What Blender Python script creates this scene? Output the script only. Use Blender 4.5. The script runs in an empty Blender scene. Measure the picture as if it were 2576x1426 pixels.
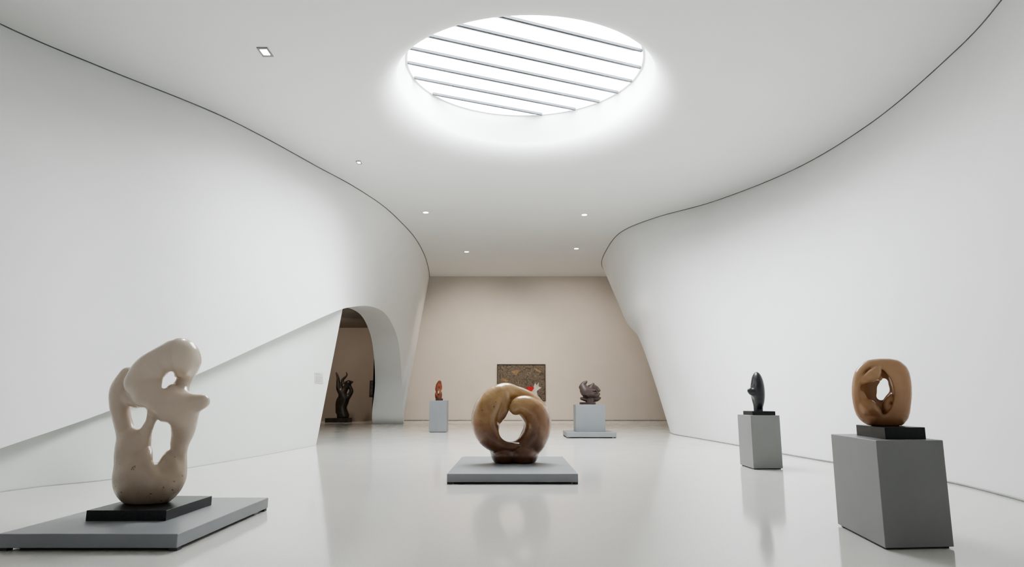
import bpy, bmesh, math, random
import numpy as np
from mathutils import Vector, Matrix
from mathutils.bvhtree import BVHTree
random.seed(3)
sc = bpy.context.scene
try:
    sc.view_settings.view_transform = 'AgX'
    sc.view_settings.look = 'AgX - Medium High Contrast'
except Exception: pass

# ---------------------------------------------------------------- survey
F = 1700.0; PITCH = math.atan(292.0/F); C = math.cos(PITCH); S = math.sin(PITCH)
EYE = 1.2; H = 8.5; BACK = 40.0
def ray(px, py):
    x = (px-1288)/F; v = (713-py)/F
    return Vector((x, C-v*S, S+v*C))
def onz(px, py, z):
    r = ray(px, py); t = (z-EYE)/r.z
    return Vector((r.x*t, r.y*t, z))
def ony(px, py, Y):
    r = ray(px, py); t = Y/r.y
    return Vector((r.x*t, Y, EYE+r.z*t))

# ---------------------------------------------------------------- materials
def new_mat(name):
    m = bpy.data.materials.new(name); m.use_nodes = True
    nt = m.node_tree; b = nt.nodes['Principled BSDF']
    return m, nt, b
def noise_mat(name, c1, c2, scale=3.0, rough=0.6, bump=0.0, bscale=60, spec=0.5, detail=4, coat=0.0, lo=0.35, hi=0.65):
    m, nt, b = new_mat(name)
    tc = nt.nodes.new('ShaderNodeTexCoord')
    n = nt.nodes.new('ShaderNodeTexNoise'); n.inputs['Scale'].default_value = scale; n.inputs['Detail'].default_value = detail
    r = nt.nodes.new('ShaderNodeValToRGB')
    r.color_ramp.elements[0].color = (*c1, 1); r.color_ramp.elements[1].color = (*c2, 1)
    r.color_ramp.elements[0].position = lo; r.color_ramp.elements[1].position = hi
    nt.links.new(tc.outputs['Object'], n.inputs['Vector']); nt.links.new(n.outputs['Fac'], r.inputs['Fac'])
    nt.links.new(r.outputs['Color'], b.inputs['Base Color'])
    b.inputs['Roughness'].default_value = rough
    b.inputs['Specular IOR Level'].default_value = spec
    b.inputs['Coat Weight'].default_value = coat
    b.inputs['Coat Roughness'].default_value = 0.15
    if bump > 0:
        n2 = nt.nodes.new('ShaderNodeTexNoise'); n2.inputs['Scale'].default_value = bscale; n2.inputs['Detail'].default_value = 3
        bp = nt.nodes.new('ShaderNodeBump'); bp.inputs['Strength'].default_value = bump; bp.inputs['Distance'].default_value = 0.01
        nt.links.new(tc.outputs['Object'], n2.inputs['Vector'])
        nt.links.new(n2.outputs['Fac'], bp.inputs['Height']); nt.links.new(bp.outputs['Normal'], b.inputs['Normal'])
    return m
def emis_mat(name, col, st):
    m, nt, b = new_mat(name)
    b.inputs['Base Color'].default_value = (*col, 1)
    b.inputs['Emission Color'].default_value = (*col, 1)
    b.inputs['Emission Strength'].default_value = st
    return m
def stone_mat(name, stops, zlo, zhi, rough, pit_col, pit_scale=16, pit_amt=0.66, coat=0.0, vein=0.25, pit_z=None):
    """colour gradient by height mixed with noise, plus small dark pits"""
    m, nt, b = new_mat(name); L = nt.links.new
    tc = nt.nodes.new('ShaderNodeTexCoord')
    sx = nt.nodes.new('ShaderNodeSeparateXYZ'); L(tc.outputs['Object'], sx.inputs[0])
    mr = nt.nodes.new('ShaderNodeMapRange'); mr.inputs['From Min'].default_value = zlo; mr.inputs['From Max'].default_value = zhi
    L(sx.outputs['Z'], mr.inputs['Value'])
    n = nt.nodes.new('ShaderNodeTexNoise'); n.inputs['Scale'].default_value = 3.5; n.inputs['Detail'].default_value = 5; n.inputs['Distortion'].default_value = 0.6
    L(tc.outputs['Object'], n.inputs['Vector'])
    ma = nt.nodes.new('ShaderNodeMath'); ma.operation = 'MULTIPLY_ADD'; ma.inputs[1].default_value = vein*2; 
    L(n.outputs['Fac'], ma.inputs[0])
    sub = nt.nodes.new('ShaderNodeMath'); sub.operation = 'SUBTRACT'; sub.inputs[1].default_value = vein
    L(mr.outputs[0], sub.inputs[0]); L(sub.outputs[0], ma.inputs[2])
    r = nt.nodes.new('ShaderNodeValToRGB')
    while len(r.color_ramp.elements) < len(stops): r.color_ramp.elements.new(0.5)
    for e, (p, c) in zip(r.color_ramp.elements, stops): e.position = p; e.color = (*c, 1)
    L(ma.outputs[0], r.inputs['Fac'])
    n2 = nt.nodes.new('ShaderNodeTexNoise'); n2.inputs['Scale'].default_value = pit_scale; n2.inputs['Detail'].default_value = 6; n2.inputs['Roughness'].default_value = 0.65
    L(tc.outputs['Object'], n2.inputs['Vector'])
    r2 = nt.nodes.new('ShaderNodeValToRGB'); r2.color_ramp.elements[0].position = pit_amt; r2.color_ramp.elements[1].position = pit_amt+0.03
    L(n2.outputs['Fac'], r2.inputs['Fac'])
    fac = r2.outputs['Color']
    if pit_z is not None:
        mr2 = nt.nodes.new('ShaderNodeMapRange'); mr2.inputs['From Min'].default_value = pit_z; mr2.inputs['From Max'].default_value = pit_z*0.5
        L(sx.outputs['Z'], mr2.inputs['Value'])
        mm = nt.nodes.new('ShaderNodeMath'); mm.operation = 'MULTIPLY'; L(mr2.outputs[0], mm.inputs[0]); L(fac, mm.inputs[1]); fac = mm.outputs[0]
    mx = nt.nodes.new('ShaderNodeMix'); mx.data_type = 'RGBA'
    L(fac, mx.inputs['Factor']); L(r.outputs['Color'], mx.inputs['A']); mx.inputs['B'].default_value = (*pit_col, 1)
    L(mx.outputs['Result'], b.inputs['Base Color'])
    n3 = nt.nodes.new('ShaderNodeTexNoise'); n3.inputs['Scale'].default_value = 90; L(tc.outputs['Object'], n3.inputs['Vector'])
    ad = nt.nodes.new('ShaderNodeMath'); ad.operation = 'MULTIPLY_ADD'; ad.inputs[1].default_value = -4.0
    L(fac, ad.inputs[0]); L(n3.outputs['Fac'], ad.inputs[2])
    bp = nt.nodes.new('ShaderNodeBump'); bp.inputs['Strength'].default_value = 0.10; bp.inputs['Distance'].default_value = 0.006
    L(ad.outputs[0], bp.inputs['Height']); L(bp.outputs['Normal'], b.inputs['Normal'])
    b.inputs['Roughness'].default_value = rough; b.inputs['Coat Weight'].default_value = coat; b.inputs['Coat Roughness'].default_value = 0.12
    return m

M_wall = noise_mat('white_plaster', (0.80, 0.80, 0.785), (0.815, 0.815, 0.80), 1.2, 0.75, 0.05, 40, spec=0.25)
M_panel = noise_mat('shaded_panel_plaster', (0.66, 0.675, 0.645), (0.675, 0.69, 0.66), 1.2, 0.75, 0.05, 40, spec=0.25)  # wall plaster darkened, putting the shade below the lip into the colour
M_ceil = noise_mat('ceiling_plaster', (0.765, 0.765, 0.745), (0.775, 0.775, 0.755), 1.0, 0.85, spec=0.15)
M_back = noise_mat('warm_plaster', (0.60, 0.565, 0.515), (0.62, 0.585, 0.535), 0.8, 0.85, spec=0.15)
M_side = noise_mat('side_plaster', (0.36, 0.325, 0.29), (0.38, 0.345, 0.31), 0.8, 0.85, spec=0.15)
M_gap = noise_mat('shadow_gap', (0.10, 0.10, 0.10), (0.13, 0.13, 0.13), 5, 0.8)
M_gapl = noise_mat('skirting_gap', (0.42, 0.42, 0.41), (0.5, 0.5, 0.48), 5, 0.8)
M_grey = noise_mat('grey_lacquer', (0.245, 0.255, 0.268), (0.265, 0.275, 0.288), 2, 0.42, 0.03, 120)
M_grey_mid = noise_mat('mid_grey_lacquer', (0.22, 0.23, 0.24), (0.235, 0.245, 0.255), 2, 0.42, 0.03, 120)
M_grey_dark = noise_mat('grey_lacquer_warm', (0.245, 0.245, 0.24), (0.26, 0.26, 0.255), 2, 0.42, 0.03, 120)
M_black = noise_mat('black_granite', (0.012, 0.0125, 0.014), (0.020, 0.021, 0.023), 30, 0.35, 0.03, 150, spec=0.4)
M_foot = noise_mat('dark_foot', (0.05, 0.05, 0.05), (0.07, 0.07, 0.07), 10, 0.7)
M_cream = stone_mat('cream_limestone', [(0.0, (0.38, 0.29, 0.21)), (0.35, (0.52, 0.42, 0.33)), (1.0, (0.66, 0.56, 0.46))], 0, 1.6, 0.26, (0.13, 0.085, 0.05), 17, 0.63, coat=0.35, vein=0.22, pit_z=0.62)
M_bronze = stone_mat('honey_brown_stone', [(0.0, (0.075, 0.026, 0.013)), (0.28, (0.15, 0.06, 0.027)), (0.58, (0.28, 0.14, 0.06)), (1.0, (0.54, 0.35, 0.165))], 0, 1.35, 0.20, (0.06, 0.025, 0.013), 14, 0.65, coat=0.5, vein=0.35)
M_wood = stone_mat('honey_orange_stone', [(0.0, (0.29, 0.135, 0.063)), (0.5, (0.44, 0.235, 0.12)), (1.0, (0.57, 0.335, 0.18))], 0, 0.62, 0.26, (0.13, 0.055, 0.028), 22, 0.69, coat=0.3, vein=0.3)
M_slate = noise_mat('slate_bronze', (0.02, 0.022, 0.026), (0.045, 0.048, 0.056), 5, 0.3)
M_red = noise_mat('red_jasper', (0.08, 0.018, 0.010), (0.26, 0.075, 0.03), 6, 0.4)
M_dbrown = noise_mat('dark_brown_rock', (0.03, 0.017, 0.014), (0.07, 0.042, 0.036), 6, 0.5, 0.3, 12)
M_dbronze = noise_mat('dark_bronze', (0.016, 0.013, 0.012), (0.04, 0.035, 0.029), 4, 0.4, 0.2, 8)

# polished floor
M_floor, nt, b = new_mat('polished_resin_floor')
tc = nt.nodes.new('ShaderNodeTexCoord')
n = nt.nodes.new('ShaderNodeTexNoise'); n.inputs['Scale'].default_value = 45; n.inputs['Detail'].default_value = 6
r = nt.nodes.new('ShaderNodeValToRGB'); r.color_ramp.elements[0].color = (0.745, 0.73, 0.685, 1); r.color_ramp.elements[1].color = (0.80, 0.785, 0.74, 1)
r.color_ramp.elements[0].position = .3; r.color_ramp.elements[1].position = .6
nt.links.new(tc.outputs['Object'], n.inputs['Vector']); nt.links.new(n.outputs['Fac'], r.inputs['Fac']); nt.links.new(r.outputs['Color'], b.inputs['Base Color'])
n2 = nt.nodes.new('ShaderNodeTexNoise'); n2.inputs['Scale'].default_value = 1.3; n2.inputs['Detail'].default_value = 3
mr = nt.nodes.new('ShaderNodeMapRange'); mr.inputs['To Min'].default_value = 0.07; mr.inputs['To Max'].default_value = 0.14
nt.links.new(tc.outputs['Object'], n2.inputs['Vector']); nt.links.new(n2.outputs['Fac'], mr.inputs['Value']); nt.links.new(mr.outputs[0], b.inputs['Roughness'])
b.inputs['Specular IOR Level'].default_value = 0.45

# ---------------------------------------------------------------- mesh helpers
def mesh_obj(name, verts, faces, mat, smooth=False, parent=None):
    me = bpy.data.meshes.new(name); me.from_pydata([tuple(v) for v in verts], [], [tuple(f) for f in faces]); me.update()
    if mat: me.materials.append(mat)
    if smooth:
        me.polygons.foreach_set('use_smooth', [True]*len(me.polygons))
    o = bpy.data.objects.new(name, me); sc.collection.objects.link(o)
    if parent: o.parent = parent
    return o
def thing(o, label, cat, group=None):
    o['label'] = label; o['category'] = cat
    if group: o['group'] = group
    return o
def struct(o): o['kind'] = 'structure'; return o
def empty(name, loc):
    o = bpy.data.objects.new(name, None); o.empty_display_size = 0.2; o.location = loc; sc.collection.objects.link(o); return o
def flip_to(o, target):
    """make normals of an open surface face the target point"""
    bm = bmesh.new(); bm.from_mesh(o.data); bmesh.ops.recalc_face_normals(bm, faces=bm.faces)
    bm.normal_update(); s = 0
    for f in bm.faces: s += (Vector(target)-f.calc_center_median()).dot(f.normal)*f.calc_area()
    if s < 0: bmesh.ops.reverse_faces(bm, faces=bm.faces)
    bm.to_mesh(o.data); bm.free()
def prism(name, quad, z0, z1, mat, origin=(0, 0, 0), bevel=0.006, parent=None):
    """bevelled four-cornered block; quad = 4 xy points"""
    bm = bmesh.new(); ox, oy, oz = origin
    vs = [bm.verts.new((q[0]-ox, q[1]-oy, z0-oz)) for q in quad]+[bm.verts.new((q[0]-ox, q[1]-oy, z1-oz)) for q in quad]
    bm.faces.new(vs[0:4]); bm.faces.new(vs[4:8])
    for i in range(4): bm.faces.new((vs[i], vs[(i+1) % 4], vs[4+(i+1) % 4], vs[4+i]))
    bmesh.ops.recalc_face_normals(bm, faces=bm.faces)
    if bevel > 0: bmesh.ops.bevel(bm, geom=bm.edges[:], offset=bevel, segments=3, affect='EDGES', profile=0.5)
    me = bpy.data.meshes.new(name); bm.to_mesh(me); bm.free(); me.materials.append(mat)
    o = bpy.data.objects.new(name, me); sc.collection.objects.link(o)
    if parent: o.parent = parent
    else: o.location = origin
    return o
def rect(x0, x1, y0, y1): return [(x0, y0), (x1, y0), (x1, y1), (x0, y1)]
def inset(quad, d):
    c = (sum(q[0] for q in quad)/4, sum(q[1] for q in quad)/4)
    out = []
    for q in quad:
        v = Vector((q[0]-c[0], q[1]-c[1])); l = v.length
        v *= (l-d*1.4)/l; out.append((c[0]+v.x, c[1]+v.y))
    return out
def catmull(pts, n):
    pts = [Vector(p) for p in pts]; out = []
    for i in range(len(pts)-1):
        p0 = pts[max(i-1, 0)]; p1 = pts[i]; p2 = pts[i+1]; p3 = pts[min(i+2, len(pts)-1)]
        for k in range(n):
            t = k/n
            out.append(0.5*((2*p1)+(p2-p0)*t+(2*p0-5*p1+4*p2-p3)*t*t+(3*p1-p0-3*p2+p3)*t**3))
    out.append(pts[-1]); return out
def loft(name, rows, mat, face_to, smooth=True):
    nr = len(rows); nc = len(rows[0]); v = []; f = []
    for r_ in rows: v += r_
    for i in range(nr-1):
        for j in range(nc-1):
            a = i*nc+j; f.append((a, a+1, a+nc+1, a+nc))
    o = mesh_obj(name, v, f, mat, smooth); flip_to(o, face_to); return o
def tube(name, pts, rad, mat):
    cu = bpy.data.curves.new(name, 'CURVE'); cu.dimensions = '3D'; cu.bevel_depth = rad; cu.bevel_resolution = 2
    sp = cu.splines.new('POLY'); sp.points.add(len(pts)-1)
    for p, q in zip(sp.points, pts): p.co = (*q, 1)
    o = bpy.data.objects.new(name, cu); sc.collection.objects.link(o)
    dg = bpy.context.evaluated_depsgraph_get(); me = bpy.data.meshes.new_from_object(o.evaluated_get(dg))
    bpy.data.objects.remove(o); me.materials.clear(); me.materials.append(mat)
    o = bpy.data.objects.new(name, me); sc.collection.objects.link(o); return o

# ---------------------------------------------------------------- implicit sculpting (surface nets)
def smin(a, b, k):
    h = np.clip(0.5+0.5*(b-a)/k, 0, 1); return b*(1-h)+a*h-k*h*(1-h)
def smax(a, b, k): return -smin(-a, -b, k)
def d_cap(P, a, b, ra, rb):
    ba = b-a; L = max(float((ba*ba).sum()), 1e-9)
    h = np.clip(((P-a)@ba)/L, 0, 1)
    return np.linalg.norm(P-a-h[..., None]*ba, axis=-1)-(ra+(rb-ra)*h)
def d_ell(P, c, r):
    q = (P-c); k0 = np.linalg.norm(q/r, axis=-1); k1 = np.linalg.norm(q/(r*r), axis=-1)
    return k0*(k0-1)/np.maximum(k1, 1e-6)
def nets(Fv, o, h):
    nx, ny, nz = Fv.shape
    ins = Fv < 0
    cs = (nx-1, ny-1, nz-1); acc = np.zeros(cs+(3,)); cnt = np.zeros(cs)
    base = np.stack(np.meshgrid(*[np.arange(s) for s in cs], indexing='ij'), -1).astype(float)
    corners = [(i, j, k) for i in (0, 1) for j in (0, 1) for k in (0, 1)]
    for c in corners:
        for ax in range(3):
            if c[ax]: continue
            d = list(c); d[ax] = 1
            A = Fv[c[0]:c[0]+cs[0], c[1]:c[1]+cs[1], c[2]:c[2]+cs[2]]
            B = Fv[d[0]:d[0]+cs[0], d[1]:d[1]+cs[1], d[2]:d[2]+cs[2]]
            m = (A < 0) != (B < 0)
            t = np.where(m, A/np.where(m, A-B, 1), 0)
            off = np.array(c, float)
            for q in range(3):
                acc[..., q] += np.where(m, off[q]+(t if q == ax else 0), 0)
            cnt += m
    act = cnt > 0; idx = -np.ones(cs, int); idx[act] = np.arange(act.sum())
    V = (base+acc/np.maximum(cnt, 1)[..., None])[act]*h+o
    faces = []
    A, B = ins[:-1, 1:-1, 1:-1], ins[1:, 1:-1, 1:-1]
    I, J, K = np.nonzero(A != B); J += 1; K += 1; s = ins[I, J, K]
    q = np.stack([idx[I, J-1, K-1], idx[I, J, K-1], idx[I, J, K], idx[I, J-1, K]], 1); q[~s] = q[~s][:, ::-1]; faces.append(q)
    A, B = ins[1:-1, :-1, 1:-1], ins[1:-1, 1:, 1:-1]
    I, J, K = np.nonzero(A != B); I += 1; K += 1; s = ins[I, J, K]
    q = np.stack([idx[I-1, J, K-1], idx[I-1, J, K], idx[I, J, K], idx[I, J, K-1]], 1); q[~s] = q[~s][:, ::-1]; faces.append(q)
    A, B = ins[1:-1, 1:-1, :-1], ins[1:-1, 1:-1, 1:]
    I, J, K = np.nonzero(A != B); I += 1; J += 1; s = ins[I, J, K]
    q = np.stack([idx[I-1, J-1, K], idx[I, J-1, K], idx[I, J, K], idx[I-1, J, K]], 1); q[~s] = q[~s][:, ::-1]; faces.append(q)
    return V, np.concatenate(faces)
def sculpt(name, Y0, base, ops, h, mat, parent, flat_z=0.0, sub=4, relax=3):
    """ops: ('s',k,[(px,py,r,dy)...]) swelling stroke; ('e',k,px,py,rx,rz,ry,dy) ellipsoid add;
       ('x',k,...) carve ellipsoid; ('c',k,[...]) carve stroke; ('h',k,[(px,py,r)...]) through-hole.
       Outline coordinates were measured on the photo."""
    base = np.array(base, float); e = np.array((0, 0, EYE))
    def loc(px, py, dy=0):
        p = ony(px, py, Y0); p0 = np.array((p.x, Y0, p.z))
        return e+(p0-e)*((Y0+dy)/Y0)-base
    sc_ = np.linalg.norm(loc(1288, 900)-loc(1289, 900))
    prims = []; lo = np.full(3, 1e9); hi = -lo
    for op in ops:
        if op[0] in 'sc':
            q = [np.append(loc(a[0], a[1], a[3] if len(a) > 3 else 0), a[2]*sc_) for a in op[2]]
            if len(q) > 2:
                q = [np.array(v_) for v_ in catmull([Vector(v_) for v_ in q], sub)]
            pts = [(v_[:3], max(v_[3], 0.001)) for v_ in q]
            if op[0] == 's':
                for p, r_ in pts: lo = np.minimum(lo, p-r_); hi = np.maximum(hi, p+r_)
            prims.append((op[0], op[1], pts))
        elif op[0] == 'h':
            q = [loc(a[0], a[1]) for a in op[2]]
            prims.append(('h', op[1], [(np.array((v_[0], v_[2])), a[2]*sc_) for v_, a in zip(q, op[2])]))
        else:
            c = loc(op[2], op[3], op[7] if len(op) > 7 else 0); r_ = np.array((op[4]*sc_, op[6]*sc_, op[5]*sc_))
            if op[0] == 'e': lo = np.minimum(lo, c-r_); hi = np.maximum(hi, c+r_)
            prims.append((op[0], op[1], c, r_))
    lo -= h*4; hi += h*4; lo[2] = min(lo[2], flat_z-3*h)
    nn = np.ceil((hi-lo)/h).astype(int)+1
    G = np.stack(np.meshgrid(*[lo[i]+np.arange(nn[i])*h for i in range(3)], indexing='ij'), -1)
    D = np.full(G.shape[:3], 10.0)
    Gf = None
    for p in prims:
        if p[0] in 'sc':
            d = np.full(D.shape, 10.0)
            for (a, ra), (b_, rb) in zip(p[2][:-1], p[2][1:]):
                m = max(ra, rb)+p[1]*1.5+3*h
                i0 = np.maximum(np.floor((np.minimum(a, b_)-m-lo)/h).astype(int), 0)
                i1 = np.minimum(np.ceil((np.maximum(a, b_)+m-lo)/h).astype(int)+1, nn)
                if (i1 <= i0).any(): continue
                sl = tuple(slice(i0[i], i1[i]) for i in range(3))
                d[sl] = np.minimum(d[sl], d_cap(G[sl], a, b_, ra, rb))
            D = smin(D, d, p[1]) if p[0] == 's' else smax(D, -d, p[1])
        elif p[0] == 'h':
            if Gf is None:      # slanted bore axis
                W = G+base-e; f_ = Y0/W[..., 1]
                Gf = np.stack([W[..., 0]*f_+e[0]-base[0], W[..., 2]*f_+e[2]-base[2]], -1)
            d = np.full(D.shape, 10.0)
            for (a, ra), (b_, rb) in zip(p[2][:-1], p[2][1:]): d = smin(d, d_cap(Gf, a, b_, ra, rb), 0.01)
            D = smax(D, -d, p[1])
        else:
            d = d_ell(G, p[2], p[3])
            D = smin(D, d, p[1]) if p[0] == 'e' else smax(D, -d, p[1])
    D = smax(D, flat_z-G[..., 2], 0.012)
    V, Fc = nets(D, lo, h)
    o = mesh_obj(name, V.tolist(), Fc.tolist(), mat, True, parent)
    flip_out(o, relax)
    return o
def flip_out(o, relax=3):
    bm = bmesh.new(); bm.from_mesh(o.data)
    seen = set(); comps = []
    bm.verts.ensure_lookup_table()
    for v in bm.verts:
        if v.index in seen: continue
        st = [v]; comp = []; seen.add(v.index)
        while st:
            a = st.pop(); comp.append(a)
            for e in a.link_edges:
                w = e.other_vert(a)
                if w.index not in seen: seen.add(w.index); st.append(w)
        comps.append(comp)
    comps.sort(key=len)
    for c_ in comps[:-1]: bmesh.ops.delete(bm, geom=c_, context='VERTS')
    for _ in range(relax):
        bmesh.ops.smooth_vert(bm, verts=bm.verts, factor=0.5, use_axis_x=True, use_axis_y=True, use_axis_z=True)
    bmesh.ops.recalc_face_normals(bm, faces=bm.faces)
    bm.to_mesh(o.data); bm.free()

# ---------------------------------------------------------------- ROOM
fl = mesh_obj('floor', [(-16, -8, 0), (14, -8, 0), (14, 42, 0), (-16, 42, 0)], [(0, 1, 2, 3)], M_floor); struct(fl)

# ceiling with deep flared oculus: rings (half width, near y, far y, z)
cx = 0.35; N = 128; ZG = 10.2; GR = 3.2; gy = 17.2
prof = [(GR, gy-GR, gy+GR, ZG), (GR+.03, gy-GR-.05, gy+GR+.03, ZG-.06), (3.27, 13.4, 20.55, 9.7)]
for i in range(21):
    a = math.pi/2*i/20
    prof.append((3.30+1.15*(1-math.cos(a)), 12.7-1.1*(1-math.cos(a)), 20.7+2.2*(1-math.cos(a)), 9.4-0.9*math.sin(a)))
prof.append((4.8, 11.3, 23.3, 8.5)); prof.append((5.3, 11.0, 23.9, 8.5))
v = []; f = []
for (ax_, yn, yf, z_) in prof:
    for i in range(N):
        a = 2*math.pi*i/N; v.append((cx+ax_*math.cos(a), (yn+yf)/2+(yf-yn)/2*math.sin(a), z_))
cy = (11.0+23.9)/2
X0, X1, Y0_, Y1 = -16, 14, -8, 42
for i in range(N):
    a = 2*math.pi*i/N; dx, dy = math.cos(a)*5.3, math.sin(a)*6.45; t = 1e9
    if dx > 1e-6: t = min(t, (X1-cx)/dx)
    if dx < -1e-6: t = min(t, (X0-cx)/dx)
    if dy > 1e-6: t = min(t, (Y1-cy)/dy)
    if dy < -1e-6: t = min(t, (Y0_-cy)/dy)
    v.append((cx+dx*t, cy+dy*t, 8.5))
nr = len(prof)+1
for k_ in range(nr-1):
    for i in range(N):
        j = (i+1) % N; f.append((k_*N+i, k_*N+j, (k_+1)*N+j, (k_+1)*N+i))
ce = mesh_obj('ceiling', v, f, M_ceil, True); flip_to(ce, (0, 16, 0)); struct(ce)

# skylight glazing (luminous diffuser) and louvre bars
M_sky = emis_mat('luminous_glazing', (0.93, 0.97, 1.0), 25.0)
v = [(cx+GR*math.cos(2*math.pi*i/N), gy+GR*math.sin(2*math.pi*i/N), ZG) for i in range(N)]
gl = mesh_obj('window_1', v, [tuple(range(N))], M_sky); flip_to(gl, (0, 16, 0)); struct(gl)
v = []; f = []
for r_, z_ in ((GR+.05, ZG-0.005), (GR+.05, ZG-0.05), (GR-.03, ZG-0.05), (GR-.03, ZG-0.005)):
    for i in range(N): v.append((cx+r_*math.cos(2*math.pi*i/N), gy+r_*math.sin(2*math.pi*i/N), z_))
for k_ in range(3):
    for i in range(N): f.append((k_*N+i, k_*N+(i+1) % N, (k_+1)*N+(i+1) % N, (k_+1)*N+i))
cb = mesh_obj('trim_1', v, f, M_wall, False); struct(cb)
M_bar = noise_mat('grey_aluminium', (0.06, 0.064, 0.07), (0.072, 0.076, 0.082), 3, 0.6, spec=0.2)
M_vane = emis_mat('glowing_vane', (0.70, 0.74, 0.78), 3.5)  # emission puts the skylight glow into the translucent strips
ang = math.radians(24); ux, uy = math.cos(ang), math.sin(ang); nx_, ny_ = -uy, ux
c0 = cx*nx_+gy*ny_; kk = 2
for q in range(-1, 10):
    off = 13.53+0.77*q-c0
    if abs(off) > 3.1: continue
    hl = math.sqrt((GR-.02)**2-(abs(off)+.035)**2)
    bx, by = cx+nx_*off, gy+ny_*off
    def P2(s, w): return (bx+ux*s+nx_*w, by+uy*s+ny_*w)
    o = prism('trim_%d' % kk, [P2(-hl, -0.035), P2(hl, -0.035), P2(hl, 0.035), P2(-hl, 0.035)], ZG-0.085, ZG-0.012, M_bar, bevel=0.004); struct(o); kk += 1
    wv = 0.17; hl2 = math.sqrt(max((GR-.03)**2-(abs(off)+wv)**2, 0.2))
    o = prism('trim_%d' % kk, [P2(-hl2, 0.037), P2(hl2, 0.037), P2(hl2, wv), P2(-hl2, wv)], ZG-0.03, ZG-0.012, M_vane, bevel=0.002); struct(o); kk += 1

# back wall
bw = mesh_obj('wall_back', [(-16, BACK, 0), (14, BACK, 0), (14, BACK, H), (-16, BACK, H)], [(0, 1, 2, 3)], M_back); flip_to(bw, (0, 0, 3)); struct(bw)
bs = tube('baseboard_back', [Vector((-7.0, BACK-.02, .04)), Vector((10.5, BACK-.02, .04))], 0.03, M_gapl); struct(bs)

# left wall : ceiling curve / lip curve
TL = [(-11.8, -6), (-11.8, 5), (-11.3, 9)]
TL = [Vector((a, b_, H)) for a, b_ in TL]+[onz(*p, H) for p in [(0, 60), (250, 167), (520, 275), (660, 343), (800, 420), (885, 466), (960, 515), (1010, 560), (1045, 600), (1066, 638), (1075, 665), (1079, 683)]]+[Vector((-4.97, BACK, H))]
LL = [Vector((-6.6, -6, 0)), Vector((-6.6, 4, 0)), Vector((-6.65, 6.6, 0.12))]+[ony(*p) for p in [(0, 1128, 8.95), (270, 1035, 11.0), (500, 940, 12.9), (700, 848, 15.8), (840, 785, 19.2), (885, 772, 22.6), (930, 770, 27), (965, 785, 30.3), (988, 818, 32.4), (1004, 870, 33.9), (1011, 960, 34.8)]]+[onz(1015, 1066, 0), Vector((-6.35, BACK, 0))]
assert len(TL) == len(LL), (len(TL), len(LL))
SUB = 10
Tc = catmull(TL, SUB); Lc = catmull(LL, SUB)
for p in Tc: p.z = H; p.y = min(p.y, BACK)
for p in Lc: p.z = max(p.z, 0); p.y = min(p.y, BACK)
rows = []
NR = 28
for i in range(NR+1):
    t = i/NR; rows.append([a.lerp(b_, t) for a, b_ in zip(Tc, Lc)])
wl = loft('wall_left', rows, M_wall, (0, 20, 3)); struct(wl)
tl = tube('trim_30', [p+Vector((0.01, -0.01, -0.005)) for p in Tc], 0.014, M_gap); struct(tl)  # dark tube standing in for shade in the ceiling seam

# soffit / jamb thickness of the arch
XS = -6.98
i0 = 3*SUB; i1 = 14*SUB; ia = 7*SUB
lip = Lc[i0:i1+1]; inner = []
for n_, p in enumerate(lip):
    i = i0+n_
    w = min(max((i-ia)/SUB, 0), 1)
    xin = (p.x-0.55)*(1-w)+XS*w
    inner.append(Vector((xin, p.y, p.z)))
so = loft('wall_arch', [lip, [a.lerp(b_, 0.5) for a, b_ in zip(lip, inner)], inner], M_wall, (-6, 27, 0)); struct(so)
# lower recessed panel below the lip
ft = [Vector((-6.8, 5.5, 0)), onz(0, 1238, 0), onz(270, 1207, 0), onz(480, 1176, 0), onz(680, 1142, 0), onz(795, 1120, 0)]
off_ = Vector((-.42, 0, .25))
tp = [Vector((-7.0, 6.0, 0.45))]+[Lc[3*SUB]+off_, Lc[4*SUB]+off_, Lc[5*SUB]+off_, Lc[6*SUB+5]+off_, ony(864, 766, 21.4)]
ftc = catmull(ft, 12); tpc = catmull(tp, 12)
rows = [[a.lerp(b_, i/12) for a, b_ in zip(ftc, tpc)] for i in range(13)]
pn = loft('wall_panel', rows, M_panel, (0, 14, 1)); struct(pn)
pf = tube('baseboard_left', [p+Vector((0.008, -0.004, 0.004)) for p in ftc], 0.008, M_gapl); struct(pf)
pn_bvh = BVHTree.FromPolygons([v_.co for v_ in pn.data.vertices], [tuple(p.vertices) for p in pn.data.polygons])
e0, e1 = ftc[-1], tpc[-1]
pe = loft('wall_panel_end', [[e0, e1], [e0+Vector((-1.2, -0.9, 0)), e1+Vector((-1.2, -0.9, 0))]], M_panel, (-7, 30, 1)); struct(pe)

# side room
ZC = 5.4
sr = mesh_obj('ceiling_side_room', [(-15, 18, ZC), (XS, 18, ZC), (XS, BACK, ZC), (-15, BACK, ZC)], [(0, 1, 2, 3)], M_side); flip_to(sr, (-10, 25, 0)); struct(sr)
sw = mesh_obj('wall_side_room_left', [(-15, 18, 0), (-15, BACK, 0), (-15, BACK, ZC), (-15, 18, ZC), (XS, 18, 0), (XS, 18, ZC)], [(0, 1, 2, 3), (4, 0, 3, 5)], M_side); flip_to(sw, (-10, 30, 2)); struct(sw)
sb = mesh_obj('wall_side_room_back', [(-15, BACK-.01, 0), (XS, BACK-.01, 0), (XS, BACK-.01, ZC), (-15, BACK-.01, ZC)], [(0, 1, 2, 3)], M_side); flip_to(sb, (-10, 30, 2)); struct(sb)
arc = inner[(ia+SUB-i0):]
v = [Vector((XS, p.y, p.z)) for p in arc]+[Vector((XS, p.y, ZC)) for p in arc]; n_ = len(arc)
f = [(i, i+1, n_+i+1, n_+i) for i in range(n_-1)]
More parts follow.
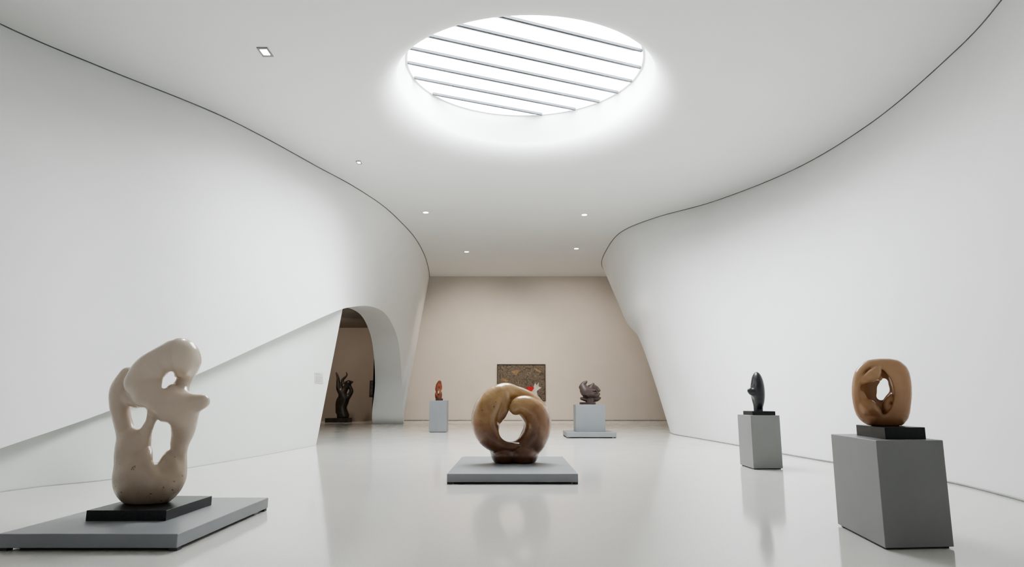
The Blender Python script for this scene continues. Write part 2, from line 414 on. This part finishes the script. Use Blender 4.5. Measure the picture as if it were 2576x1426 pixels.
b0 = len(v); v += [Vector((XS, arc[-1].y, 0)), Vector((XS, BACK, 0)), Vector((XS, BACK, ZC)), Vector((XS, arc[-1].y, ZC)),
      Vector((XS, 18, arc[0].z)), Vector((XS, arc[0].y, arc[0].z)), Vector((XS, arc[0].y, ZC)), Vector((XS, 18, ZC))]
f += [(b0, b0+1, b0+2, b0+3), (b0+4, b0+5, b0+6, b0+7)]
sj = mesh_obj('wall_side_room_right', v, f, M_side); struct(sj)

# right wall
TR = [Vector((a, b_, H)) for a, b_ in [(6.8, -6), (7.0, 3), (8.0, 8)]]+[onz(*p, H) for p in [(2520, 0), (2380, 150), (2190, 310), (2000, 425), (1800, 505), (1650, 547), (1562, 584), (1525, 630)]]+[Vector((4.95, 36.5, H)), Vector((5.9, BACK, H))]
BR = [Vector((5.2, -6, 0)), Vector((5.2, 2, 0)), Vector((5.6, 6, 0))]+[onz(*p, 0) for p in [(2540, 1252), (2390, 1215), (2230, 1187), (2090, 1163), (1940, 1137), (1830, 1116), (1750, 1102), (1687, 1089)]]+[Vector((7.2, 29.5, 0)), Vector((10.5, BACK, 0))]
assert len(TR) == len(BR)
Tr = catmull(TR, SUB); Br = catmull(BR, SUB)
for p in Tr+Br: p.y = min(p.y, BACK)
rows = []; NRR = 60
for i in range(NRR+1):
    t = i/NRR; row = []
    for j, (a, b_) in enumerate(zip(Tr, Br)):
        p = a.lerp(b_, t); w = min(max((j-8.6*SUB)/(1.2*SUB), 0), 1)
        env = math.sin(math.pi*t)
        p.x += w*env*(0.15*math.tanh((t-0.47)/0.035)+0.02)
        row.append(p)
    rows.append(row)
wr = loft('wall_right', rows, M_wall, (0, 15, 3)); struct(wr)
tr = tube('trim_31', [p+Vector((-0.01, -0.01, -0.005)) for p in Tr], 0.014, M_gap); struct(tr)  # same painted shade line along the right ceiling seam
bb = tube('foot_gap_shade_right', [p+Vector((-0.01, -0.01, 0.02)) for p in Br], 0.012, M_gapl); struct(bb)  # grey tube standing in for the shadow gap at the wall foot

# ---------------------------------------------------------------- ceiling lights
M_lens = emis_mat('warm_lens', (1.0, 0.93, 0.82), 40.0)
M_ring = noise_mat('white_ring', (0.6, 0.6, 0.58), (0.65, 0.65, 0.63), 5, 0.4)
M_frame = noise_mat('grey_frame', (0.18, 0.17, 0.15), (0.22, 0.21, 0.19), 5, 0.4)
def downlight(px, py, rad, energy, aim):
    p = onz(px, py, H-0.002)
    e = empty('recessed_downlight', p)
    thing(e, 'small round recessed downlight glowing warm white in the ceiling', 'ceiling light', 'round ceiling downlights')
    n = 32; v = []; f = []
    for r_, z_ in ((rad*1.25, 0.0), (rad*1.22, -0.012), (rad*1.0, -0.014), (rad*0.95, 0.0)):
        for i in range(n): v.append((r_*math.cos(2*math.pi*i/n), r_*math.sin(2*math.pi*i/n), z_))
    for k_ in range(3):
        for i in range(n): f.append((k_*n+i, k_*n+(i+1) % n, (k_+1)*n+(i+1) % n, (k_+1)*n+i))
    mesh_obj('ring', v, f, M_ring, True, e)
    v = [(rad*0.96*math.cos(2*math.pi*i/n), rad*0.96*math.sin(2*math.pi*i/n), -0.006) for i in range(n)]
    mesh_obj('lens', v, [tuple(range(n))], M_lens, False, e)
    ld = bpy.data.lights.new('lamp', 'SPOT'); ld.energy = energy; ld.color = (1, 0.86, 0.74); ld.spot_size = math.radians(85); ld.spot_blend = 1.0; ld.shadow_soft_size = rad
    lo = bpy.data.objects.new('lamp', ld); sc.collection.objects.link(lo); lo.parent = e; lo.location = (0, 0, -0.05)
    d = Vector(aim)-p; lo.rotation_euler = d.to_track_quat('-Z', 'Y').to_euler()
downlight(1071, 534, 0.11, 600, (-3, 27, 0))
downlight(1470, 540, 0.11, 600, (3, 26, 0))
downlight(1174, 633, 0.11, 2200, (-2, 40, 2.5))
downlight(1450, 625, 0.11, 2200, (3, 40, 2.5))
def squarelight(px, py, w, d, energy):
    p = onz(px, py, H-0.002); e = empty('square_ceiling_spotlight', p)
    thing(e, 'rectangular recessed spotlight with grey frame set in the ceiling', 'ceiling light', 'square ceiling spotlights')
    v = []; f = []
    for s, z_ in ((1.0, 0), (1.0, -0.02), (0.66, -0.02), (0.62, -0.004)):
        for a, b_ in ((-1, -1), (1, -1), (1, 1), (-1, 1)): v.append((a*w/2*s, b_*d/2*s, z_))
    for k_ in range(3):
        for i in range(4): f.append((k_*4+i, k_*4+(i+1) % 4, (k_+1)*4+(i+1) % 4, (k_+1)*4+i))
    mesh_obj('frame', v, f, M_frame, False, e)
    mesh_obj('lens', [(-w*.31, -d*.31, -.006), (w*.31, -d*.31, -.006), (w*.31, d*.31, -.006), (-w*.31, d*.31, -.006)], [(0, 1, 2, 3)], M_lens, False, e)
    ld = bpy.data.lights.new('lamp', 'SPOT'); ld.energy = energy; ld.color = (1, 0.93, 0.85); ld.spot_size = math.radians(40); ld.spot_blend = 1.0; ld.shadow_soft_size = 0.06
    lo = bpy.data.objects.new('lamp', ld); sc.collection.objects.link(lo); lo.parent = e; lo.location = (0, 0, -0.05)
    dd = Vector((-3.2, 6.8, 1))-p; lo.rotation_euler = dd.to_track_quat('-Z', 'Y').to_euler()
squarelight(667, 130, 0.23, 0.38, 700)
squarelight(903, 408, 0.14, 0.26, 300)

# ---------------------------------------------------------------- platforms and pedestals
def platform(quad, z1, mat, label, gap=0.025):
    cxx = sum(q[0] for q in quad)/4; cyy = sum(q[1] for q in quad)/4
    o = prism('display_platform', quad, gap, z1, mat, (cxx, cyy, 0), 0.008)
    thing(o, label, 'display platform')
    ins = inset(quad, 0.05)
    for q in ins:
        prism('foot', rect(q[0]-.035, q[0]+.035, q[1]-.035, q[1]+.035), 0, gap+0.001, M_foot, (cxx, cyy, 0), 0.002, parent=o)
    c2 = inset(quad, 0.12)
    prism('recessed_frame', c2, 0.0, gap+0.001, M_foot, (cxx, cyy, 0), 0.002, parent=o)
    return o
def pedestal(quad, z1, mat, label, cat='pedestal'):
    cxx = sum(q[0] for q in quad)/4; cyy = sum(q[1] for q in quad)/4
    o = prism('pedestal', quad, 0.015, z1, mat, (cxx, cyy, 0), 0.006)
    thing(o, label, cat)
    prism('recessed_base', inset(quad, 0.03), 0, 0.016, M_foot, (cxx, cyy, 0), 0.002, parent=o)
    return o
# cream sculpture group
platform(rect(-4.14, -2.69, 5.70, 7.76), 0.135, M_grey, 'low wide grey display platform carrying the cream stone sculpture')
SX, SY = -3.42, 6.75
s1 = empty('abstract_sculpture', (SX, SY, 0.135)); thing(s1, 'tall cream stone biomorphic sculpture with three holes on black slab', 'sculpture')
prism('base', rect(-3.80, -3.085, 6.29, 7.22), 0.135, 0.225, M_black, (SX, SY, 0.135), 0.004, parent=s1)['label'] = 'black granite slab'
cream = [
 ('e', .03, 374, 1202, 83, 74, 60),
 ('s', .04, [(338, 1110, 36, 0), (331, 1145, 38), (336, 1190, 40)]),
 ('s', .035, [(422, 1218, 32, -.02), (446, 1200, 21, .0), (452, 1172, 17, .05), (451, 1140, 18, .08), (453, 1110, 23, .07), (460, 1080, 29, .04), (452, 1045, 40, -.02), (420, 1012, 42, -.05), (378, 985, 44, -.06)]),
 ('s', .03, [(396, 1015, 30, -.05), (384, 1045, 15, -.06), (368, 1080, 15, -.05), (345, 1115, 32)]),
 ('s', .03, [(322, 943, 20, .06), (304, 980, 25, .05), (301, 1020, 23, .03), (309, 1060, 21, .01), (320, 1095, 24), (330, 1125, 34)]),
 ('s', .03, [(345, 1008, 18, 0), (325, 998, 20, .02)]),
 ('s', .04, [(450, 900, 50, 0), (412, 908, 38, -.02), (376, 933, 40, -.05), (352, 962, 36, -.05)]),
 ('s', .03, [(472, 912, 32, .06), (468, 945, 20, .10), (456, 972, 20, .10), (446, 998, 28, .03)]),
 ('s', .045, [(455, 1028, 42, 0), (482, 1018, 27, -.02), (509, 1010, 18, -.03)]),
 ('c', .05, [(406, 1128, 24, -.12), (418, 1162, 31, -.18), (438, 1192, 25, -.25)]),
 ('h', .035, [(414, 1078, 15), (407, 1102, 19), (401, 1130, 16), (393, 1156, 8)]),
 ('h', .03, [(361, 1034, 8), (354, 1053, 11), (348, 1070, 8)]),
 ('h', .03, [(430, 942, 8), (421, 957, 11), (414, 970, 7)]),
 ('x', .04, 444, 958, 22, 24, 36, -.17),
]
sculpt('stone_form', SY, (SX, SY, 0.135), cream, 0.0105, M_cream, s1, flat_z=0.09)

# honey brown ring sculpture
platform(rect(-0.94, 0.955, 10.08, 13.1), 0.145, M_grey, 'low square grey display platform carrying the brown ring sculpture')
s2 = empty('abstract_sculpture', (0.02, 11.8, 0.145)); thing(s2, 'polished honey-brown looping ring sculpture with round central hole', 'sculpture')
ring = [
 ('e', .05, 1270, 1143, 34, 28, 42, 0), ('e', .04, 1318, 1144, 35, 28, 40, -.02),
 ('s', .02, [(1306, 1000, 16, .12), (1285, 986, 20, .05), (1264, 988, 24, -.02), (1238, 1012, 33, -.05), (1221, 1048, 34, -.07), (1227, 1085, 33, -.09), (1251, 1112, 26, -.13), (1280, 1124, 15, -.17), (1304, 1120, 5, -.19)]),
 ('s', .03, [(1255, 1126, 24, .03), (1280, 1135, 27, .03), (1306, 1132, 30, .02), (1333, 1115, 33, .0), (1350, 1085, 34, -.01), (1350, 1052, 34, -.05), (1330, 1027, 29, -.11), (1310, 1020, 23, -.16), (1298, 1027, 17, -.19)]),
 ('s', .02, [(1272, 982, 17, .03), (1305, 990, 17, .08), (1334, 1006, 19, .08), (1354, 1032, 24, .06)]),
 ('s', .015, [(1258, 992, 24, -.06), (1270, 1012, 14, -.10), (1267, 1034, 12, -.12), (1255, 1054, 12, -.08)]),
 ('s', .02, [(1262, 1015, 16, .04), (1290, 1018, 18, .06), (1315, 1025, 20, .04)]),
 ('h', .02, [(1284, 1075, 24), (1283, 1083, 27)]),
]
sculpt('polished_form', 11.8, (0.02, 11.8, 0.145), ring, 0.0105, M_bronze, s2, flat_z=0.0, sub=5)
s2.children[0]['label'] = 'polished brown stone form'

# near pedestal with honey-orange sculpture
a = onz(2228, 1384, 0); b1 = onz(2401, 1380, 0); c1 = onz(2108, 1322, 0); d1 = b1+(c1-a)
pedestal([a.xy, b1.xy, d1.xy, c1.xy], 0.865, M_grey_dark, 'tall dark grey rectangular pedestal under the orange-brown sculpture')
ZP = 0.865; BX, BY = 3.42, 6.27
s3 = empty('abstract_sculpture', (BX, BY, ZP)); thing(s3, 'orange-brown stone sculpture with hollowed interior forms on black base', 'sculpture')
prism('base', [(3.20, 5.93), (3.56, 5.95), (3.645, 6.60), (3.28, 6.58)], ZP, ZP+0.10, M_black, (BX, BY, ZP), 0.004, parent=s3)['label'] = 'black slab'
wood = [
 ('e', .02, 2216, 990, 68, 83, 34),
 ('s', .03, [(2192, 927, 22), (2249, 929, 25), (2265, 962, 24), (2264, 1010, 24), (2250, 1046, 27), (2202, 1051, 22), (2175, 1035, 21), (2167, 990, 20), (2171, 945, 20), (2192, 927, 22)]),
 ('x', .02, 2206, 984, 40, 63, 30, -.10),
 ('x', .02, 2206, 984, 37, 59, 30, -.03),
 ('h', .012, [(2224, 962, 10), (2222, 978, 15), (2215, 996, 10)]),
 ('s', .015, [(2164, 960, 8, -.02), (2180, 952, 11, -.06), (2196, 943, 15, -.08), (2206, 930, 10, -.07), (2200, 920, 6, -.05)]),
 ('s', .015, [(2200, 944, 12, -.07), (2212, 951, 7, -.06)]),
 ('s', .015, [(2184, 1024, 20, -.06), (2202, 1041, 16, -.04), (2190, 1052, 14, -.04)]),
 ('s', .015, [(2164, 990, 10, -.02), (2172, 1008, 11, -.03)]),
 ('s', .015, [(2248, 1000, 12, -.03), (2236, 1006, 8, -.05), (2230, 1019, 10, -.04), (2240, 1036, 16, -.02)]),
]
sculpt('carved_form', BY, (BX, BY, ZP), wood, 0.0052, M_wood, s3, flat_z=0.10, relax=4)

# farther pedestal with slate sculpture
a = onz(1896, 1181, 0); b1 = onz(1970, 1180, 0); c1 = onz(1862, 1170, 0); d1 = b1+(c1-a)
pedestal([a.xy, b1.xy, d1.xy, c1.xy], 0.925, M_grey_dark, 'tall grey rectangular pedestal under the black upright sculpture')
BX, BY, ZP = 4.5, 12.55, 0.925
s4 = empty('abstract_sculpture', (BX, BY, ZP)); thing(s4, 'slender black upright oval sculpture with a knob on black base', 'sculpture')
prism('base', rect(4.30, 4.71, 12.3, 12.8), ZP, ZP+0.07, M_black, (BX, BY, ZP), 0.004, parent=s4)
slate = [
 ('e', .02, 1906, 984, 16, 48, 24),
 ('s', .02, [(1907, 1015, 11), (1908, 1036, 11)]),
 ('x', .01, 1888, 956, 6, 14, 30, 0), ('x', .01, 1889, 1010, 7, 14, 30, 0),
 ('x', .01, 1901, 962, 4, 14, 14, -.18), ('x', .01, 1902, 1004, 4, 12, 14, -.18),
 ('s', .02, [(1904, 983, 9, -.06), (1893, 986, 9, -.05), (1887, 983, 7, -.04)]),
]
sculpt('bronze_form', BY, (BX, BY, ZP), slate, 0.007, M_slate, s4, flat_z=0.06, relax=2)

# small red sculpture pedestal
a = onz(1079, 1087, 0); b1 = onz(1119, 1087, 0)
pd = pedestal(rect(a.x, b1.x+0.06, a.y, a.y+0.7), 1.165, M_grey, 'narrow pale grey pedestal under the small red-brown sculpture')
BX, BY, ZP = (a.x+b1.x)/2+0.03, a.y+0.35, 1.165
s5 = empty('abstract_sculpture', (BX, BY, ZP)); thing(s5, 'small red-brown twisting stone sculpture on a little block', 'sculpture')
prism('base', rect(BX-.13, BX+.13, BY-.12, BY+.12), ZP, ZP+0.08, M_dbrown, (BX, BY, ZP), 0.004, parent=s5)
ops = [('s', .02, [(1104, 1002, 7), (1106, 990, 6), (1100, 980, 5), (1102, 968, 5), (1106, 961, 4.5)]),
       ('s', .02, [(1102, 1000, 7), (1098, 990, 3.5), (1108, 978, 4), (1107, 965, 4)]),
       ('x', .01, 1103, 986, 2, 4, 30)]
sculpt('stone_form', BY, (BX, BY, ZP), ops, 0.014, M_red, s5, flat_z=0.07)

# dark rock sculpture on box and plinth
pl0 = onz(1426, 1102, 0); pl1 = onz(1551, 1102, 0)
platform(rect(pl0.x, pl1.x, pl0.y, pl0.y+1.7), 0.17, M_grey_mid, 'low grey platform beneath the boxy pedestal', gap=0.03)
Yb = pl0.y+0.5; xa = ony(1449, 1080, Yb).x; xb = ony(1523, 1080, Yb).x
o = prism('pedestal', rect(xa, xb, Yb, Yb+0.85), 0.17, 1.035, M_grey_mid, ((xa+xb)/2, Yb+.42, 0.17), 0.008)
thing(o, 'square mid grey pedestal standing on the low platform', 'pedestal')
prism('plate', rect(xa+.03, xb-.03, Yb+.03, Yb+.82), 1.035, 1.042, M_grey_mid, ((xa+xb)/2, Yb+.42, 0.17), 0.002, parent=o)
BX, BY, ZP = (xa+xb)/2-.03, Yb+.42, 1.042
s6 = empty('abstract_sculpture', (BX, BY, ZP)); thing(s6, 'dark brown jagged leaf-like stone sculpture on small block', 'sculpture')
prism('base', rect(BX-.26, BX+.24, BY-.18, BY+.18), ZP, ZP+0.075, M_dbrown, (BX, BY, ZP), 0.004, parent=s6)
rock = [
 ('s', .008, [(1462, 974, 6), (1468, 966, 6), (1475, 960, 3)]),
 ('s', .012, [(1467, 973, 9), (1473, 985, 13, -.05), (1486, 990, 14), (1499, 993, 9)]),
 ('s', .008, [(1480, 980, 10, .05), (1490, 975, 9, .05), (1499, 977, 7, .05), (1507, 982, 4)]),
 ('s', .008, [(1488, 974, 6), (1492, 967, 4)]),
 ('s', .008, [(1495, 987, 9, -.05), (1506, 991, 4)]),
 ('s', .01, [(1488, 999, 8), (1476, 1004, 6), (1463, 1002, 4)]),
 ('s', .01, [(1484, 1002, 8), (1500, 1004, 6), (1509, 1001, 3)]),
 ('s', .012, [(1485, 1002, 10), (1484, 1014, 11)]),
 ('x', .006, 1482, 966, 1.6, 8, 14, -.1), ('x', .006, 1499, 984, 9, 1.6, 12, -.25), ('x', .006, 1468, 996, 9, 2, 12, -.2)]
sculpt('rock_form', BY, (BX, BY, ZP), rock, 0.012, M_dbrown, s6, flat_z=0.065, relax=1)

# dark bronze in the side room
BX, BY = ony(855, 1050, 37.2).x, 37.2
s7 = empty('figure_sculpture', (BX, BY, 0)); thing(s7, 'dark bronze standing figure sculpture with raised horn-like arms', 'sculpture')
xa = ony(824, 1050, BY).x; xb = ony(880, 1050, BY).x
prism('base', rect(xa, xb, BY-.5, BY+.5), 0, 0.22, M_dbronze, (BX, BY, 0), 0.01, parent=s7)
ops = [('s', .1, [(863, 1046, 15), (860, 1025, 12), (866, 1005, 12), (862, 990, 10), (870, 975, 7), (877, 963, 7)]),
       ('s', .06, [(862, 992, 8), (853, 978, 7), (851, 962, 5), (850, 950, 3.5), (846, 937, 2)]),
       ('s', .05, [(864, 975, 5), (861, 958, 3.5), (867, 950, 3), (873, 943, 2), (871, 936, 1.5)]),
       ('s', .06, [(878, 968, 4), (884, 984, 5), (875, 1000, 6)]),
       ('s', .05, [(868, 962, 3), (886, 961, 3)]),
       ('s', .05, [(850, 1036, 6), (850, 1010, 5), (858, 998, 6)])]
sculpt('bronze_form', BY, (BX, BY, 0), ops, 0.03, M_dbronze, s7, flat_z=0.2)

# pictures
def framed(name, cxp, czp, w, hh, fw, depth, mf, mc, label, cat, yb):
    e = empty(name, (cxp, yb-depth/2, czp)); thing(e, label, cat)
    v = []; f = []
    for s, y_ in (((w, hh), depth/2), ((w, hh), -depth/2), ((w-fw, hh-fw), -depth/2), ((w-fw, hh-fw), 0)):
        for a_, b_ in ((-1, -1), (1, -1), (1, 1), (-1, 1)): v.append((a_*s[0], y_, b_*s[1]))
    for k_ in range(3):
        for i in range(4): f.append((k_*4+i, k_*4+(i+1) % 4, (k_+1)*4+(i+1) % 4, (k_+1)*4+i))
    mesh_obj('frame', v, f, mf, False, e)
    mesh_obj('canvas', [(-w+fw, -.0, -hh+fw), (w-fw, -.0, -hh+fw), (w-fw, -.0, hh-fw), (-w+fw, -.0, hh-fw)], [(0, 1, 2, 3)], mc, False, e)
    return e
M_frameD = noise_mat('dark_frame', (0.03, 0.025, 0.02), (0.05, 0.04, 0.035), 5, 0.5)
M_pic = noise_mat('dark_picture', (0.03, 0.027, 0.025), (0.14, 0.13, 0.12), 6, 0.6)
p0 = ony(929, 998, BACK-.04); p1 = ony(942, 957, BACK-.04)
framed('framed_picture', (p0.x+p1.x)/2, (p0.z+p1.z)/2, (p1.x-p0.x)/2, (p1.z-p0.z)/2, 0.05, 0.05, M_frameD, M_pic, 'small dark framed picture on the side room wall', 'picture', BACK-.01)

m, nt, b = new_mat('brown_relief_paint'); L = nt.links.new
tc = nt.nodes.new('ShaderNodeTexCoord')
n = nt.nodes.new('ShaderNodeTexNoise'); n.inputs['Scale'].default_value = 2.6; n.inputs['Detail'].default_value = 3; n.inputs['Distortion'].default_value = 3.5
L(tc.outputs['Object'], n.inputs['Vector'])
r = nt.nodes.new('ShaderNodeValToRGB')
els = [(0.38, (0.055, 0.044, 0.033)), (0.46, (0.085, 0.068, 0.05)), (0.50, (0.21, 0.175, 0.13)), (0.53, (0.075, 0.06, 0.045)), (0.60, (0.13, 0.107, 0.08)), (0.66, (0.055, 0.044, 0.033))]
while len(r.color_ramp.elements) < len(els): r.color_ramp.elements.new(0.5)
for e_, (p, c_) in zip(r.color_ramp.elements, els): e_.position = p; e_.color = (*c_, 1)
L(n.outputs['Fac'], r.inputs['Fac']); L(r.outputs['Color'], b.inputs['Base Color']); b.inputs['Roughness'].default_value = 0.6
M_paint = m
p0 = ony(1250, 1009, BACK-.03); p1 = ony(1372, 916, BACK-.03)
PX, PZ, PW, PH = (p0.x+p1.x)/2, (p0.z+p1.z)/2, (p1.x-p0.x)/2, (p1.z-p0.z)/2
pt = framed('relief_painting', PX, PZ, PW, PH, 0.04, 0.08, M_frameD, M_paint, 'brown relief painting with white animal and red patch on beige wall', 'painting', BACK)
def flat_shape(name, pts, mat, th=0.02):
    co = []
    for px, py in pts:
        q = ony(px, py, BACK-.03); co.append((q.x-PX, -0.001, q.z-PZ))
    n = len(co); v = co+[(a_, -0.001-th, c_) for a_, _, c_ in co]
    f = [tuple(range(n)), tuple(range(n, 2*n))]+[(i, (i+1) % n, n+(i+1) % n, n+i) for i in range(n)]
    o = mesh_obj(name, v, f, mat, False, pt)
    bm = bmesh.new(); bm.from_mesh(o.data); bmesh.ops.recalc_face_normals(bm, faces=bm.faces); bm.to_mesh(o.data); bm.free(); return o
M_wp = noise_mat('white_paint', (0.40, 0.385, 0.36), (0.54, 0.52, 0.49), 4, 0.6)
M_rp = noise_mat('red_paint', (0.35, 0.012, 0.012), (0.45, 0.025, 0.018), 4, 0.6)
M_op = noise_mat('ochre_paint', (0.18, 0.12, 0.06), (0.25, 0.17, 0.09), 4, 0.6)
flat_shape('animal_figure', [(1308, 979), (1319, 982), (1331, 984), (1341, 977), (1346, 963), (1350, 969), (1355, 962), (1355, 972), (1362, 975), (1356, 979), (1350, 984), (1352, 994), (1360, 1002), (1355, 1003), (1347, 992), (1339, 988), (1331, 989), (1322, 1002), (1318, 999), (1324, 988), (1312, 984)], M_wp)['label'] = 'white animal shape'
flat_shape('red_patch', [(1324, 974), (1340, 971), (1344, 976), (1338, 984), (1328, 984)], M_rp, 0.03)['label'] = 'red patch'
flat_shape('ochre_stroke', [(1284, 935), (1298, 930), (1312, 932), (1304, 937), (1298, 946), (1292, 939)], M_op)['label'] = 'ochre brush stroke'
flat_shape('ochre_stroke', [(1262, 950), (1280, 957), (1275, 962), (1260, 956)], M_op)['label'] = 'ochre brush stroke'
flat_shape('ochre_stroke', [(1345, 925), (1362, 934), (1358, 938), (1343, 929)], M_op)['label'] = 'ochre brush stroke'

# wall text label on the leaning panel
hits = []
for px, py in ((791, 963), (812, 965), (812, 938), (791, 937)):
    d = ray(px, py).normalized(); h_ = pn_bvh.ray_cast(Vector((0, 0, EYE)), d)
    hits.append(h_[0]+h_[1]*0.012 if h_[0] else ony(px, py, 18.3))
M_lab = noise_mat('label_card', (0.52, 0.52, 0.50), (0.56, 0.56, 0.54), 5, 0.6)
M_ink = noise_mat('label_ink', (0.25, 0.25, 0.25), (0.3, 0.3, 0.3), 5, 0.6)
oc = sum(hits, Vector())/4
nrm = (hits[1]-hits[0]).cross(hits[3]-hits[0]).normalized()
if nrm.dot(Vector((0, 0, EYE))-oc) < 0: nrm = -nrm
v = [h_-oc for h_ in hits]+[h_-oc-nrm*0.01 for h_ in hits]
lb = mesh_obj('wall_label', v, [(0, 1, 2, 3), (7, 6, 5, 4), (0, 4, 5, 1), (1, 5, 6, 2), (2, 6, 7, 3), (3, 7, 4, 0)], M_lab)
lb.location = oc; thing(lb, 'small pale wall text label on the white leaning wall', 'label')
def bil(u, w_): return (hits[0].lerp(hits[1], u)).lerp(hits[3].lerp(hits[2], u), w_)-oc+nrm*0.003
vv = []; ff = []
for i, wd in enumerate([.5, .8, 0, .85, .8, .85, .6, .8, .5]):
    if wd == 0: continue
    t = 0.9-i*0.095; k_ = len(vv)
    vv += [bil(.08, t-.03), bil(.08+wd, t-.03), bil(.08+wd, t), bil(.08, t)]; ff.append((k_, k_+1, k_+2, k_+3))
mesh_obj('text_lines', vv, ff, M_ink, False, lb)

# ---------------------------------------------------------------- light
ld = bpy.data.lights.new('side_room_fill', 'SPOT'); ld.energy = 600; ld.color = (1, .84, .70); ld.spot_size = math.radians(120); ld.spot_blend = 1; ld.shadow_soft_size = .2  # unseen spot added to light the side room
lo = bpy.data.objects.new('side_room_fill', ld); sc.collection.objects.link(lo); lo.location = (-9.8, 34, 5.3); lo.rotation_euler = (Vector((-9.3, 40, 1.5))-lo.location).to_track_quat('-Z', 'Y').to_euler()
thing(lo, 'added warm fill light in the side room, no fixture seen', 'lamp')
w_ = bpy.data.worlds.new('World'); sc.world = w_; w_.use_nodes = True
bg = w_.node_tree.nodes['Background']; bg.inputs[0].default_value = (0.95, 0.97, 1.0, 1); bg.inputs[1].default_value = 0.45

# ---------------------------------------------------------------- camera
cd = bpy.data.cameras.new('camera'); cd.sensor_width = 36; cd.lens = F/2576*36; cd.clip_end = 200
co = bpy.data.objects.new('camera', cd); sc.collection.objects.link(co); co.location = (0, 0, EYE); co.rotation_euler = (math.radians(90)+PITCH, 0, 0)
sc.camera = co
